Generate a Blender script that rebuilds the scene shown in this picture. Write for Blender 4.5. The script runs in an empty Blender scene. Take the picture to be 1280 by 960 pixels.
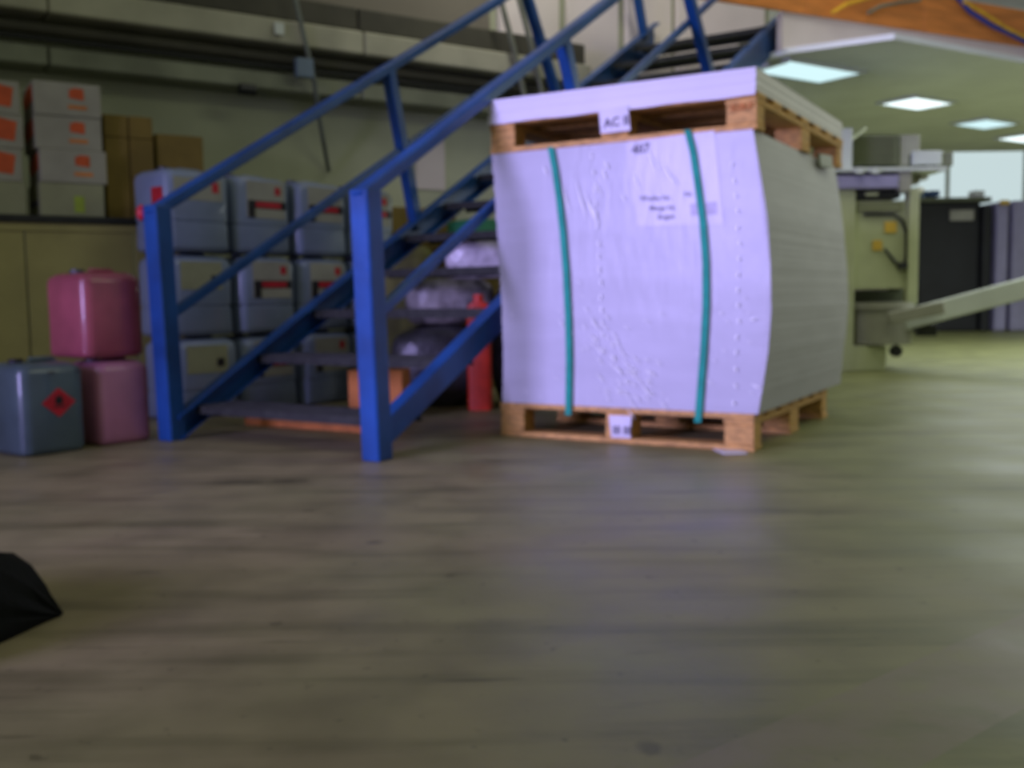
import bpy, bmesh, math, random
from mathutils import Vector, Matrix

# ------------------------------------------------------------------ camera, world, lights, exposure
PI = math.pi
S = bpy.context.scene
COL = S.collection
F_PX, CAM_H = 1260.0, 0.60
PITCH, ROLL = math.radians(5.0), math.radians(0.8)
CAM_R = (Matrix.Rotation(PI/2 - PITCH, 3, 'X') @ Matrix.Rotation(-ROLL, 3, 'Z'))
CAM_O = Vector((0, 0, CAM_H))
cd = bpy.data.cameras.new('camera'); cam = bpy.data.objects.new('camera', cd); COL.objects.link(cam)
cd.sensor_width = 36.0; cd.lens = 36.0*F_PX/1280.0; cd.clip_start = 0.02; cd.clip_end = 100
cam.matrix_world = Matrix.Translation(CAM_O) @ CAM_R.to_4x4()
cd.dof.use_dof = True; cd.dof.focus_distance = 0.45; cd.dof.aperture_fstop = 13.0
S.camera = cam
S.view_settings.view_transform = 'Standard'; S.view_settings.look = 'None'
S.view_settings.gamma = 1.0; S.view_settings.use_curve_mapping = False
S.view_settings.exposure = 0.0

def lin(c):
    return tuple(((v/255)/12.92 if v/255 <= .04045 else ((v/255+.055)/1.055)**2.4) for v in c)

world = bpy.data.worlds.new('hall_ambient'); S.world = world; world.use_nodes = True
bg = world.node_tree.nodes['Background']
bg.inputs[0].default_value = (0.80, 0.84, 0.68, 1); bg.inputs[1].default_value = 0.25

def area_light(name, loc, target, sx, sy, power, color, spread=180):
    d = bpy.data.lights.new(name, 'AREA'); d.shape = 'RECTANGLE'; d.size = sx; d.size_y = sy
    d.energy = power; d.color = color; d.spread = math.radians(spread)
    o = bpy.data.objects.new(name, d); COL.objects.link(o); o.location = loc
    o.rotation_euler = (Vector(target) - Vector(loc)).to_track_quat('-Z', 'Y').to_euler()
    return o
# cool daylight from the open gate behind and to the left of the viewer
area_light('gate_daylight', (-4.6, -1.2, 1.7), (0.55, 4.1, 0.75), 2.0, 2.0, 56, (0.51, 0.44, 1.0), 46)
# unseen fill above the floor right of the stack, added to light its side
area_light('hall_fill', (2.5, 3.7, 3.6), (2.3, 4.2, 0), 3.0, 0.5, 26, (0.93, 1.0, 0.66), 180)
# unseen area light, added so floor bounce brightens the mezzanine ceiling
area_light('mezzanine_fill', (6.2, 8.6, 2.27), (6.2, 8.6, 0), 5.0, 4.0, 235, (0.92, 0.98, 0.94), 180)
# unseen fill, added to brighten the back wall behind the upper treads
area_light('upper_wall_fill', (0.9, 6.3, 4.3), (1.6, 8.6, 2.7), 3.2, 0.4, 46, (1.0, 0.97, 0.88), 180)

# ------------------------------------------------------------------ pixel -> world helpers
def ray(px, py): return CAM_R @ Vector(((px-640)/F_PX, -(py-480)/F_PX, -1.0))
def at(px, py, Y):
    d = ray(px, py); return CAM_O + d*(Y/d.y)
def gz(px, py, z=0.0):
    d = ray(px, py); return CAM_O + d*((z-CAM_H)/d.z)
def onplane(px, py, p0, n):
    d = ray(px, py); n = Vector(n); return CAM_O + d*(n.dot(Vector(p0)-CAM_O)/n.dot(d))

# ------------------------------------------------------------------ materials
def mat(name, rgb, rough=.6, metal=0, var=.12, scale=6, bump=0.0, bscale=40, trans=0, rgb2=None, spec=.5, stretch=(1,1,1), alpha=1.0, coat=0):
    m = bpy.data.materials.new(name); m.use_nodes = True; nt = m.node_tree; N = nt.nodes; L = nt.links
    b = N['Principled BSDF']
    c = lin(rgb)
    tc = N.new('ShaderNodeTexCoord'); mp = N.new('ShaderNodeMapping'); L.new(tc.outputs['Object'], mp.inputs[0])
    mp.inputs['Scale'].default_value = stretch
    n = N.new('ShaderNodeTexNoise'); n.inputs['Scale'].default_value = scale; n.inputs['Detail'].default_value = 5
    L.new(mp.outputs[0], n.inputs[0])
    r = N.new('ShaderNodeValToRGB'); L.new(n.outputs['Fac'], r.inputs[0])
    c2 = lin(rgb2) if rgb2 else tuple(v*(1-var*2) for v in c)
    c1 = c if rgb2 else tuple(min(1, v*(1+var)) for v in c)
    r.color_ramp.elements[0].position = .35; r.color_ramp.elements[1].position = .65
    r.color_ramp.elements[0].color = (*c2, 1); r.color_ramp.elements[1].color = (*c1, 1)
    L.new(r.outputs[0], b.inputs['Base Color'])
    b.inputs['Roughness'].default_value = rough; b.inputs['Metallic'].default_value = metal
    b.inputs['Specular IOR Level'].default_value = spec
    b.inputs['Transmission Weight'].default_value = trans
    b.inputs['Alpha'].default_value = alpha
    b.inputs['Coat Weight'].default_value = coat
    if bump:
        n2 = N.new('ShaderNodeTexNoise'); n2.inputs['Scale'].default_value = bscale; n2.inputs['Detail'].default_value = 4
        L.new(mp.outputs[0], n2.inputs[0])
        bp = N.new('ShaderNodeBump'); bp.inputs['Strength'].default_value = bump; bp.inputs['Distance'].default_value = .01
        L.new(n2.outputs['Fac'], bp.inputs['Height']); L.new(bp.outputs[0], b.inputs['Normal'])
    return m
def emis(name, rgb, strength):
    m = bpy.data.materials.new(name); m.use_nodes = True; nt = m.node_tree
    nt.nodes.remove(nt.nodes['Principled BSDF'])
    e = nt.nodes.new('ShaderNodeEmission'); e.inputs[0].default_value = (*lin(rgb), 1); e.inputs[1].default_value = strength
    nt.links.new(e.outputs[0], nt.nodes['Material Output'].inputs[0]); return m

M = dict(
    blue=mat('blue_paint', (20, 72, 138), .38, 0, .14, 5, .1, 60),
    tread=mat('tread_steel', (40, 43, 36), .75, 0, .25, 30, .5, 90),
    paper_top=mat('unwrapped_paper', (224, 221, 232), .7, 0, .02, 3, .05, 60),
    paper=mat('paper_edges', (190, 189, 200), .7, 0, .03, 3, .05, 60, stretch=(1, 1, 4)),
    wood=mat('pallet_wood', (205, 158, 88), .75, 0, .16, 9, .2, 40, stretch=(1, 5, 8)),
    wood2=mat('orange_board', (214, 132, 70), .7, 0, .12, 9, .2, 40),
    strap=mat('green_strap', (10, 150, 128), .75, 0, .08, 20),
    label=mat('label_paper', (216, 213, 222), .6, 0, .03, 10),
    ink=mat('grey_ink', (88, 84, 100), .7, 0, .05, 30),
    inkl=mat('pale_print', (168, 163, 184), .7, 0, .05, 30),
    black=mat('black_print', (26, 22, 28), .6, 0, .1, 20),
    red=mat('red_print', (190, 26, 44), .5, 0, .1, 20),
    reds=mat('red_plastic', (196, 48, 20), .5, 0, .12, 10),
    dlab=mat('delivery_paper', (200, 198, 210), .6, 0, .02, 10),
    canlab=mat('can_label', (156, 156, 142), .6, 0, .04, 10),
    wallup=mat('plaster_brown_grey', (126, 120, 108), .9, 0, .05, 1.6),
    canw=mat('clear_white_plastic', (122, 136, 162), .32, 0, .08, 4, coat=.3),
    canp=mat('pink_filled_plastic', (168, 80, 98), .34, 0, .14, 4, coat=.3),
    canpl=mat('pale_pink_plastic', (172, 112, 136), .34, 0, .10, 4, coat=.3),
    cang=mat('grey_blue_plastic', (78, 96, 106), .34, 0, .12, 4, coat=.3),
    capw=mat('cap_plastic', (70, 74, 84), .4, 0, .1, 8),
    lab2=mat('cream_label', (150, 152, 122), .6, 0, .04, 10),
    carton=mat('brown_carton', (122, 102, 46), .85, 0, .10, 6, .1, 50),
    carton_o=mat('orange_carton', (202, 128, 66), .85, 0, .10, 6, .1, 50),
    wbox=mat('white_carton', (156, 154, 138), .8, 0, .06, 6, .1, 50),
    obox=mat('orange_print', (196, 84, 40), .75, 0, .08, 20),
    ybox=mat('cream_carton', (150, 152, 118), .8, 0, .06, 6),
    glab=mat('green_print', (150, 170, 60), .7, 0, .08, 20),
    tape=mat('carton_tape', (166, 142, 84), .4, 0, .05, 10),
    beige=mat('beige_panel', (168, 162, 98), .8, 0, .08, 3),
    dark=mat('dark_steel', (40, 42, 38), .6, .2, .2, 10),
    wall=mat('plaster_grey_green', (178, 182, 156), .9, 0, .08, 1.6, .1, 30),
    wallw=mat('plaster_white', (232, 222, 218), .9, 0, .04, 1.6, .1, 30),
    beamd=mat('beam_dark', (70, 68, 56), .7, 0, .15, 3),
    beaml=mat('beam_light', (176, 174, 152), .7, 0, .10, 3),
    duct=mat('duct_grey', (122, 126, 108), .55, .2, .15, 3),
    cable=mat('black_cable', (22, 24, 26), .5, 0, .1, 20),
    bluec=mat('blue_cable', (24, 60, 150), .5, 0, .1, 20),
    yelc=mat('yellow_cable', (226, 178, 40), .5, 0, .1, 20),
    ceil=mat('mezz_ceiling', (232, 238, 244), .75, 0, .04, 2),
    fascia=mat('fascia_white', (214, 204, 202), .7, 0, .03, 2),
    ply=mat('orange_plywood', (206, 128, 58), .6, 0, .10, 3, .1, 20, stretch=(1, 1, 6)),
    cream=mat('machine_cream', (176, 182, 142), .5, 0, .06, 4),
    creamd=mat('machine_cream_dark', (128, 132, 96), .5, 0, .06, 4),
    lav=mat('lavender_sheet', (152, 148, 182), .55, 0, .06, 4),
    greym=mat('machine_grey', (150, 150, 136), .5, 0, .08, 4),
    whitem=mat('machine_white', (205, 212, 206), .45, 0, .04, 4),
    louv=mat('louvre_green_grey', (92, 98, 78), .55, .2, .12, 8),
    yel=mat('yellow_sticker', (206, 170, 60), .6, 0, .06, 8),
    bluem=mat('blue_part', (50, 84, 130), .5, 0, .1, 8),
    jbox=mat('box_blue_grey', (104, 122, 140), .6, 0, .05, 8),
    blk=mat('black_cloth', (9, 11, 11), .9, 0, .2, 8, .3, 50, spec=.2),
    blackm=mat('black_machine', (24, 26, 30), .6, 0, .2, 4),
    bagd=mat('dark_plastic_bag', (70, 70, 76), .3, 0, .3, 9, .8, 18),
    bagl=mat('clear_plastic_bag', (140, 136, 136), .4, 0, .35, 9, .9, 18),
    bagw=mat('white_plastic_bag', (220, 214, 220), .25, 0, .25, 9, .9, 18),
    green=mat('green_crate', (54, 140, 96), .5, 0, .1, 8),
    bagy=mat('olive_sack', (112, 112, 52), .7, 0, .2, 9, .5, 20),
    chrome=mat('grey_pole', (120, 126, 120), .4, .5, .1, 9),
    light=emis('light_panel', (226, 244, 246), 1.8),
    light2=emis('light_panel_dim', (200, 232, 236), 1.2),
    window=emis('window_daylight', (214, 234, 236), 0.85),
)
def film_mat():
    m = bpy.data.materials.new('stretch_film'); m.use_nodes = True; nt = m.node_tree; N = nt.nodes; L = nt.links
    N.remove(N['Principled BSDF'])
    t = N.new('ShaderNodeBsdfTransparent'); g = N.new('ShaderNodeBsdfGlossy'); g.inputs['Roughness'].default_value = .22
    mx = N.new('ShaderNodeMixShader'); fr = N.new('ShaderNodeFresnel'); fr.inputs[0].default_value = 1.2
    tc = N.new('ShaderNodeTexCoord'); mp = N.new('ShaderNodeMapping'); mp.inputs['Scale'].default_value = (2, 2, .6)
    mp.inputs['Rotation'].default_value = (0, .5, 0)
    n = N.new('ShaderNodeTexNoise'); n.inputs['Scale'].default_value = 14; n.inputs['Detail'].default_value = 6
    bp = N.new('ShaderNodeBump'); bp.inputs['Strength'].default_value = .25; bp.inputs['Distance'].default_value = .01
    L.new(tc.outputs['Object'], mp.inputs[0]); L.new(mp.outputs[0], n.inputs[0]); L.new(n.outputs['Fac'], bp.inputs['Height'])
    L.new(bp.outputs[0], g.inputs['Normal']); L.new(bp.outputs[0], fr.inputs['Normal'])
    L.new(fr.outputs[0], mx.inputs[0]); L.new(t.outputs[0], mx.inputs[1]); L.new(g.outputs[0], mx.inputs[2])
    L.new(mx.outputs[0], N['Material Output'].inputs[0]); return m
M['film'] = film_mat()
M['glint'] = mat('film_crease', (255, 255, 255), .2, 0, .0, 8, alpha=1)  # opaque white: highlights on the film creases, put into the colour

def floor_mat():
    m = bpy.data.materials.new('stained_concrete'); m.use_nodes = True; nt = m.node_tree; N = nt.nodes; L = nt.links
    b = N['Principled BSDF']
    g = N.new('ShaderNodeNewGeometry')
    def noise(scale, det=6, st=(1, 1, 1), rot=0):
        mp = N.new('ShaderNodeMapping'); mp.inputs['Scale'].default_value = st; mp.inputs['Rotation'].default_value = (0, 0, rot)
        L.new(g.outputs['Position'], mp.inputs[0])
        n = N.new('ShaderNodeTexNoise'); n.inputs['Scale'].default_value = scale; n.inputs['Detail'].default_value = det
        L.new(mp.outputs[0], n.inputs[0]); return n.outputs['Fac']
    def ramp(f, p0, c0, p1, c1):
        r = N.new('ShaderNodeValToRGB'); r.color_ramp.elements[0].position = p0; r.color_ramp.elements[1].position = p1
        r.color_ramp.elements[0].color = (*c0, 1); r.color_ramp.elements[1].color = (*c1, 1); L.new(f, r.inputs[0]); return r.outputs[0]
    def mix(fac, a, bb, mode='MIX'):
        x = N.new('ShaderNodeMix'); x.data_type = 'RGBA'; x.blend_type = mode
        if isinstance(fac, float): x.inputs[0].default_value = fac
        else: L.new(fac, x.inputs[0])
        L.new(a, x.inputs[6]); L.new(bb, x.inputs[7]); return x.outputs[2]
    def math_(op, a, bv):
        x = N.new('ShaderNodeMath'); x.operation = op
        for i, v in enumerate((a, bv)):
            if isinstance(v, (int, float)): x.inputs[i].default_value = v
            else: L.new(v, x.inputs[i])
        return x.outputs[0]
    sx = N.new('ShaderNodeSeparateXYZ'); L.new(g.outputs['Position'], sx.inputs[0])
    side = math_('ADD', math_('MULTIPLY', sx.outputs['X'], .22), math_('MULTIPLY', noise(.9, 4), 1.3))  # brown to green along x: tint of the lighting, put into the colour
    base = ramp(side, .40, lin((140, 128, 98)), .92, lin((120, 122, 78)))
    W1 = (1, 1, 1); Dk = (.62, .64, .60)
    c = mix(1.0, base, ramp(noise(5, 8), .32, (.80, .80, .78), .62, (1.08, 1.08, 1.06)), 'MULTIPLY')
    c = mix(1.0, c, ramp(noise(3, 6, (.35, 3.2, 1), .25), .30, (.60, .62, .56), .50, W1), 'MULTIPLY')     # drag marks
    c = mix(1.0, c, ramp(noise(9, 3, (.3, 2.2, 1), -.35), .27, (.60, .60, .58), .34, W1), 'MULTIPLY')
    c = mix(1.0, c, ramp(noise(26, 3), .27, (.62, .62, .6), .34, W1), 'MULTIPLY')
    # lighter straight strip, made patchy by noise
    a, e = gz(860, 985), gz(1330, 768)
    d = (e-a).normalized(); nrm = Vector((-d.y, d.x, 0))
    vm = N.new('ShaderNodeVectorMath'); vm.operation = 'DOT_PRODUCT'; vm.inputs[1].default_value = nrm
    L.new(g.outputs['Position'], vm.inputs[0])
    dist = math_('ABSOLUTE', math_('SUBTRACT', vm.outputs['Value'], nrm.dot(a) - .05), 0)
    msk = math_('MULTIPLY', math_('LESS_THAN', dist, .10), ramp(noise(14, 5), .25, (.1, .1, .1), .6, (.85, .85, .85)))
    rgb = N.new('ShaderNodeRGB'); rgb.outputs[0].default_value = (*lin((128, 118, 98)), 1)
    c = mix(msk, c, rgb.outputs[0])
    # tar smudges in front of the staircase
    for px, py, rx, ry in ((300, 603, .13, .05), (362, 601, .09, .05), (385, 638, .03, .02), (468, 678, .03, .02), (812, 936, .02, .035)):
        p = gz(px, py)
        s1 = N.new('ShaderNodeVectorMath'); s1.operation = 'SUBTRACT'; s1.inputs[1].default_value = p; L.new(g.outputs['Position'], s1.inputs[0])
        s2 = N.new('ShaderNodeVectorMath'); s2.operation = 'MULTIPLY'; s2.inputs[1].default_value = (1/rx, 1/ry, 0); L.new(s1.outputs[0], s2.inputs[0])
        s3 = N.new('ShaderNodeVectorMath'); s3.operation = 'LENGTH'; L.new(s2.outputs[0], s3.inputs[0])
        f = math_('ADD', s3.outputs['Value'], math_('MULTIPLY', noise(22, 3), 1.6))
        blob = ramp(f, .999, (.5, .5, .5), 1.0, W1)
        rr = N.new('ShaderNodeMapRange'); rr.inputs[1].default_value = 1.1; rr.inputs[2].default_value = 1.7
        rr.inputs[3].default_value = .55; rr.inputs[4].default_value = 1; L.new(f, rr.inputs[0])
        cc = N.new('ShaderNodeCombineColor')
        for i in range(3): L.new(rr.outputs[0], cc.inputs[i])
        c = mix(1.0, c, cc.outputs[0], 'MULTIPLY')
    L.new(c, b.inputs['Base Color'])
    L.new(ramp(noise(2.5, 5), .3, (.38,)*3, .7, (.58,)*3), b.inputs['Roughness'])
    bp = N.new('ShaderNodeBump'); bp.inputs['Strength'].default_value = .15; bp.inputs['Distance'].default_value = .004
    L.new(noise(40, 4), bp.inputs['Height']); L.new(bp.outputs[0], b.inputs['Normal'])
    return m
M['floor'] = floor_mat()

# ------------------------------------------------------------------ mesh helpers
X0 = Matrix.Identity(4)
def frame(o, u, v=None):
    """matrix with local x along u, local y along v (default: u turned left), z up, origin o"""
    u = Vector(u).normalized(); z = Vector((0, 0, 1)); v = Vector(v).normalized() if v is not None else z.cross(u)
    m = Matrix.Identity(4)
    for i in range(3): m[i][0], m[i][1], m[i][2], m[i][3] = u[i], v[i], z[i], o[i]
    return m
def box(bm, lo, hi, m=X0, bev=0, seg=1):
    vs = [bm.verts.new(m @ Vector((x, y, z))) for x in (lo[0], hi[0]) for y in (lo[1], hi[1]) for z in (lo[2], hi[2])]
    fs = [bm.faces.new([vs[i] for i in f]) for f in ((0,1,3,2), (4,6,7,5), (0,4,5,1), (2,3,7,6), (0,2,6,4), (1,5,7,3))]
    bmesh.ops.recalc_face_normals(bm, faces=fs)
    if bev:
        es = list({e for f in fs for e in f.edges})
        bmesh.ops.bevel(bm, geom=es, offset=bev, segments=seg, profile=.5, affect='EDGES')
def bar(bm, a, b, w, h, up=(0, 0, 1), bev=0):
    """rectangular bar from a to b; w across, h along up"""
    a = Vector(a); b = Vector(b); d = (b-a); L = d.length; d.normalize(); up = Vector(up)
    s = d.cross(up).normalized(); t = s.cross(d).normalized()
    m = Matrix.Identity(4)
    for i in range(3): m[i][0], m[i][1], m[i][2], m[i][3] = d[i], s[i], t[i], a[i]
    box(bm, (0, -w/2, -h/2), (L, w/2, h/2), m, bev)
def tube(bm, pts, r, n=8):
    pts = [Vector(p) for p in pts]; rings = []
    for i, p in enumerate(pts):
        d = (pts[min(i+1, len(pts)-1)] - pts[max(i-1, 0)]).normalized()
        a = d.orthogonal().normalized() if i == 0 else (rings_a - d*rings_a.dot(d)).normalized()
        rings_a = a; b = d.cross(a)
        rr = r[i] if isinstance(r, (list, tuple)) else r
        rings.append([bm.verts.new(p + (a*math.cos(2*PI*k/n) + b*math.sin(2*PI*k/n))*rr) for k in range(n)])
    for A, B in zip(rings, rings[1:]):
        for k in range(n): bm.faces.new((A[k], A[(k+1) % n], B[(k+1) % n], B[k]))
    bm.faces.new(rings[0][::-1]); bm.faces.new(rings[-1])
def rrect(w, d, r, n=4):
    """rounded rectangle outline, corner at the origin"""
    out = []
    for cx, cy, a0 in ((w-r, d-r, 0), (r, d-r, PI/2), (r, r, PI), (w-r, r, 1.5*PI)):
        for k in range(n+1):
            a = a0 + k*PI/2/n; out.append((cx + r*math.cos(a), cy + r*math.sin(a)))
    return out
def loft(bm, rings, m=X0, cap=True):
    R = [[bm.verts.new(m @ Vector(p)) for p in ring] for ring in rings]
    n = len(R[0])
    for A, B in zip(R, R[1:]):
        for k in range(n): bm.faces.new((A[k], A[(k+1) % n], B[(k+1) % n], B[k]))
    if cap: bm.faces.new(R[0][::-1]); bm.faces.new(R[-1])
def obj(name, bm, m, parent=None, smooth=False):
    me = bpy.data.meshes.new(name); bmesh.ops.recalc_face_normals(bm, faces=bm.faces); bm.to_mesh(me); bm.free()
    me.materials.append(M[m] if isinstance(m, str) else m)
    if smooth:
        for p in me.polygons: p.use_smooth = True
        me.set_sharp_from_angle(angle=math.radians(40))
    o = bpy.data.objects.new(name, me); COL.objects.link(o)
    if parent is not None:
        o.parent = parent
        root = parent
        acc = Matrix.Identity(4); p = parent
        while p is not None: acc = p.matrix_basis @ acc; p = p.parent
        o.matrix_basis = acc.inverted()
    return o
def B(): return bmesh.new()
def thing(name, label, cat, m=X0, group=None):
    o = bpy.data.objects.new(name, None); COL.objects.link(o); o.matrix_basis = m; o.empty_display_size = .1
    tag(o, label, cat, group); return o
def tag(o, label, cat, group=None):
    o['label'] = label; o['category'] = cat
    if group: o['group'] = group
    return o
def struct(name, bm, m, parent=None, label=None):
    o = obj(name, bm, m, parent)
    if parent is None: o['kind'] = 'structure'
    return o
def simple(name, m, parent, *boxes, bev=0, M4=X0, smooth=False):
    bm = B()
    for lo, hi in boxes: box(bm, lo, hi, M4, bev)
    return obj(name, bm, m, parent, smooth)
def text_mesh(name, body, size, m, material, parent, bold=0.0, depth=.0008):
    """m: matrix whose local xy plane carries the text"""
    cu = bpy.data.curves.new(name, 'FONT'); cu.body = body; cu.size = size; cu.extrude = depth; cu.offset = bold
    cu.align_x = 'LEFT'; cu.resolution_u = 2
    t = bpy.data.objects.new('tmp', cu); COL.objects.link(t)
    bpy.context.view_layer.update()
    me = bpy.data.meshes.new_from_object(t.evaluated_get(bpy.context.evaluated_depsgraph_get()))
    bpy.data.objects.remove(t); me.transform(m); me.name = name
    me.materials.clear(); me.materials.append(M[material])
    o = bpy.data.objects.new(name, me); COL.objects.link(o)
    if parent is not None:
        acc = Matrix.Identity(4); p = parent
        while p is not None: acc = p.matrix_basis @ acc; p = p.parent
        o.parent = parent; o.matrix_basis = acc.inverted()
    return o
def copy_tree(o, parent=None, delta=None):
    c = o.copy(); COL.objects.link(c); c.parent = parent
    if delta is not None: c.matrix_basis = delta @ o.matrix_basis
    for ch in kids.get(o.name, []): copy_tree(ch, c)
    return c
kids = {}
def index_kids():
    kids.clear()
    for o in bpy.data.objects:
        if o.parent: kids.setdefault(o.parent.name, []).append(o)
def interp(tab, z):
    tab = sorted(tab)
    if z <= tab[0][0]: return tab[0][1]
    for (a, x), (b, y) in zip(tab, tab[1:]):
        if z <= b:
            t = (z-a)/(b-a); return x + (y-x)*t
    return tab[-1][1]
R_ = random.Random(7)

# ------------------------------------------------------------------ the setting
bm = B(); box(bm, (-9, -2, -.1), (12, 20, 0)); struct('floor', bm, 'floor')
WU = Vector((.828, .561, 0)).normalized(); WV = Vector((-WU.y, WU.x, 0))      # building axes: along the back wall / into it
WO = Vector((-2.25, 6.30, 0))                                                  # a point on the back wall
WM = frame(WO, WU)
bm = B(); box(bm, (-4.5, 0, 0), (5.6, .2, 4.4), WM); struct('wall_back', bm, 'wall')
# lighter upper wall and the light panels beyond the upper flight
bm = B(); box(bm, (-4.4, -.02, 2.52), (2.55, -.001, 4.3), WM); struct('trim_1', bm, 'wallup')
for i, (a, b_, c0, c1) in enumerate(((2.62, 3.18, 2.24, 4.0), (3.26, 3.78, 2.28, 4.0), (3.86, 4.36, 2.20, 4.0), (4.42, 5.5, 2.0, 4.0))):
    bm = B(); box(bm, (a, -.05, c0), (b_, -.001, c1), WM, .008); struct('trim_%d' % (i+2), bm, 'wallw')
def wallrun(name, z0, z1, y0, y1, m, label, cat, ua=-4.4, ub=3.3, bev=.01):
    o = thing(name, label, cat, frame(WM @ Vector((ua, (y0+y1)/2, z0)), WU))
    n = 4; L = (ub-ua)/n
    for k in range(n):
        bm = B(); box(bm, (ua+k*L+.004, y0, z0), (ua+(k+1)*L-.004, y1, z1), WM, bev); obj('beam_length', bm, m, o)
    return o
t = wallrun('steel_beam', 2.37, 2.52, -.22, -.02, 'beamd', 'dark brown-grey steel beam, topmost long run along the back wall', 'beam')
t = wallrun('steel_beam', 2.20, 2.35, -.30, -.02, 'beaml', 'pale grey boxed beam running below the dark one on back wall', 'beam')
t = wallrun('cable_duct', 1.92, 2.03, -.24, -.02, 'duct', 'greenish grey cable duct, lowest of the long runs on back wall', 'duct')
def wp(u, y, z): return WM @ Vector((u, y, z))
for z, r, m_, lb in ((2.13, .035, 'beamd', 'dark pipe between pale beam and grey duct on back wall'),
                     (2.075, .014, 'cable', 'thin black cable clipped just above the grey cable duct')):
    bm = B(); tube(bm, [wp(-4.4, -.20, z), wp(3.3, -.20, z)], r, 10); o = obj('pipe' if r > .02 else 'cable', bm, m_, None, True)
    tag(o, lb, 'pipe' if r > .02 else 'cable')
# bracket feet tying the runs to the wall
# vertical conduit with junction box
WN = (-WV.x, -WV.y, 0)
def onwall(px, py, off=0.0): return onplane(px, py, WO - WV*off, WV)
p0, p1, p2 = onwall(366, -14, .34), onwall(392, 96, .34), onwall(411, 214, .03)
bm = B(); tube(bm, [p0, p1, onwall(398, 140, .28), p2], .016, 8); o = obj('conduit', bm, 'chrome', None, True)
tag(o, 'thin grey conduit hanging down the back wall above the white canisters', 'conduit')
def wallbox(name, px0, py0, px1, py1, off, th, m, label, cat, bev=.004):
    a = onwall(px0, py1, off); b = onwall(px1, py0, off)
    w = (b-a).dot(WU); bm = B(); box(bm, (0, 0, 0), (w, th, b.z-a.z), frame(a, WU), bev)
    o = obj(name, bm, m); tag(o, label, cat); return o
wallbox('junction_box', 372, 74, 392, 95, .36, .05, 'jbox', 'small blue-grey junction box beside the conduit on the beam', 'box')
wallbox('beam_tag', 344, 29, 355, 42, .325, .012, 'whitem', 'small white tag fixed on the pale beam left of the conduit', 'tag', .001)
t = thing('wall_lamp', 'small black lamp fixed to the lowest duct of back wall', 'lamp', frame(onwall(309, 112, .27), WU))
c = onwall(309, 112, .30)
bm = B(); tube(bm, [c-WU*.05, c+WU*.05], .035, 12); obj('lamp_housing', bm, 'cable', t, True)
bm = B(); bar(bm, c, c+WV*.06, .03, .03); obj('bracket', bm, 'cable', t)
wallbox('paper_sheet', 521, 172, 556, 236, .012, .01, 'fascia', 'blank white sheet hanging on the back wall beside second rail post', 'sheet', .001)
for px, lb in ((632, 'left conduit of the two running up to the roof behind the handrail'), (655, 'right conduit of the two running up to the roof behind the handrail')):
    bm = B(); tube(bm, [onwall(px-14, -30, .345), onwall(px+10, 60, .345), onwall(px+30, 150, .345)], .02, 8)
    o = obj('conduit', bm, 'duct', None, True); tag(o, 'thin grey ' + lb, 'conduit')

# mezzanine ceiling with lamps, fascia, plywood parapet
CZ = 2.30
cpts = [gz(925, 84, CZ), gz(985, 67, CZ), gz(1118, 49, CZ), gz(1330, 88, CZ), Vector((7.5, 9.6, CZ)), Vector((9, 12.7, CZ)), Vector((2.35, 12.7, CZ))]
bm = B(); lo = [bm.verts.new(p) for p in cpts]; hi = [bm.verts.new(p+Vector((0, 0, .04))) for p in cpts]
bm.faces.new(lo); bm.faces.new(hi[::-1])
for i in range(len(lo)): bm.faces.new((lo[i], lo[(i+1) % 7], hi[(i+1) % 7], hi[i]))
struct('ceiling', bm, 'ceil')
fa, fb = gz(978, 15, 2.60), gz(1330, 67, 2.60)
FU = (fb-fa); FU.z = 0; FU.normalize(); FM = frame(Vector((fa.x, fa.y, 0)), FU); FL_ = (fb-fa).length
bm = B(); box(bm, (0, 0, CZ+.042), (FL_+.4, .06, 2.60), FM); struct('trim_6', bm, 'fascia')
par = thing('plywood_parapet', 'orange plywood parapet boards along the upper floor edge', 'parapet', FM @ Matrix.Translation((0, 0, 2.6)))
k = -1.0
while k < FL_+.4:
    bm = B(); box(bm, (k+.003, -.03, 2.602), (min(k+1.2, FL_+.5)-.003, .0, 2.89), FM, .003); obj('panel', bm, 'ply', par); k += 1.2
bm = B(); box(bm, (-1.0, .05, 3.02), (FL_+.6, .3, 3.3), FM, .01); struct('trim_7', bm, 'whitem')
def fp(px, py, off=-.05): return onplane(px, py, FM @ Vector((0, off, 0)), Vector((-FU.y, FU.x, 0)))
for pts, m_, lb in ((((1195, -6), (1212, 14), (1240, 32), (1262, 42), (1310, 66)), 'bluec', 'thick blue cable draped over the plywood parapet'),
                    (((1205, 2), (1232, 18), (1256, 34), (1280, 46), (1310, 52)), 'yelc', 'yellow cable lying along the blue one on the parapet'),
                    (((1040, 16), (1058, 5), (1090, -4)), 'yelc', 'yellow cable arching over the left part of the parapet'),
                    (((1085, 16), (1100, 8), (1125, 3), (1150, 0)), 'duct', 'grey cable arching over the middle of the parapet')):
    bm = B(); tube(bm, [fp(*p, -.065 if m_ != 'yelc' else -.09) for p in pts], .018 if m_ == 'bluec' else .013, 8); tag(obj('cable', bm, m_, None, True), lb, 'cable')
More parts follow.
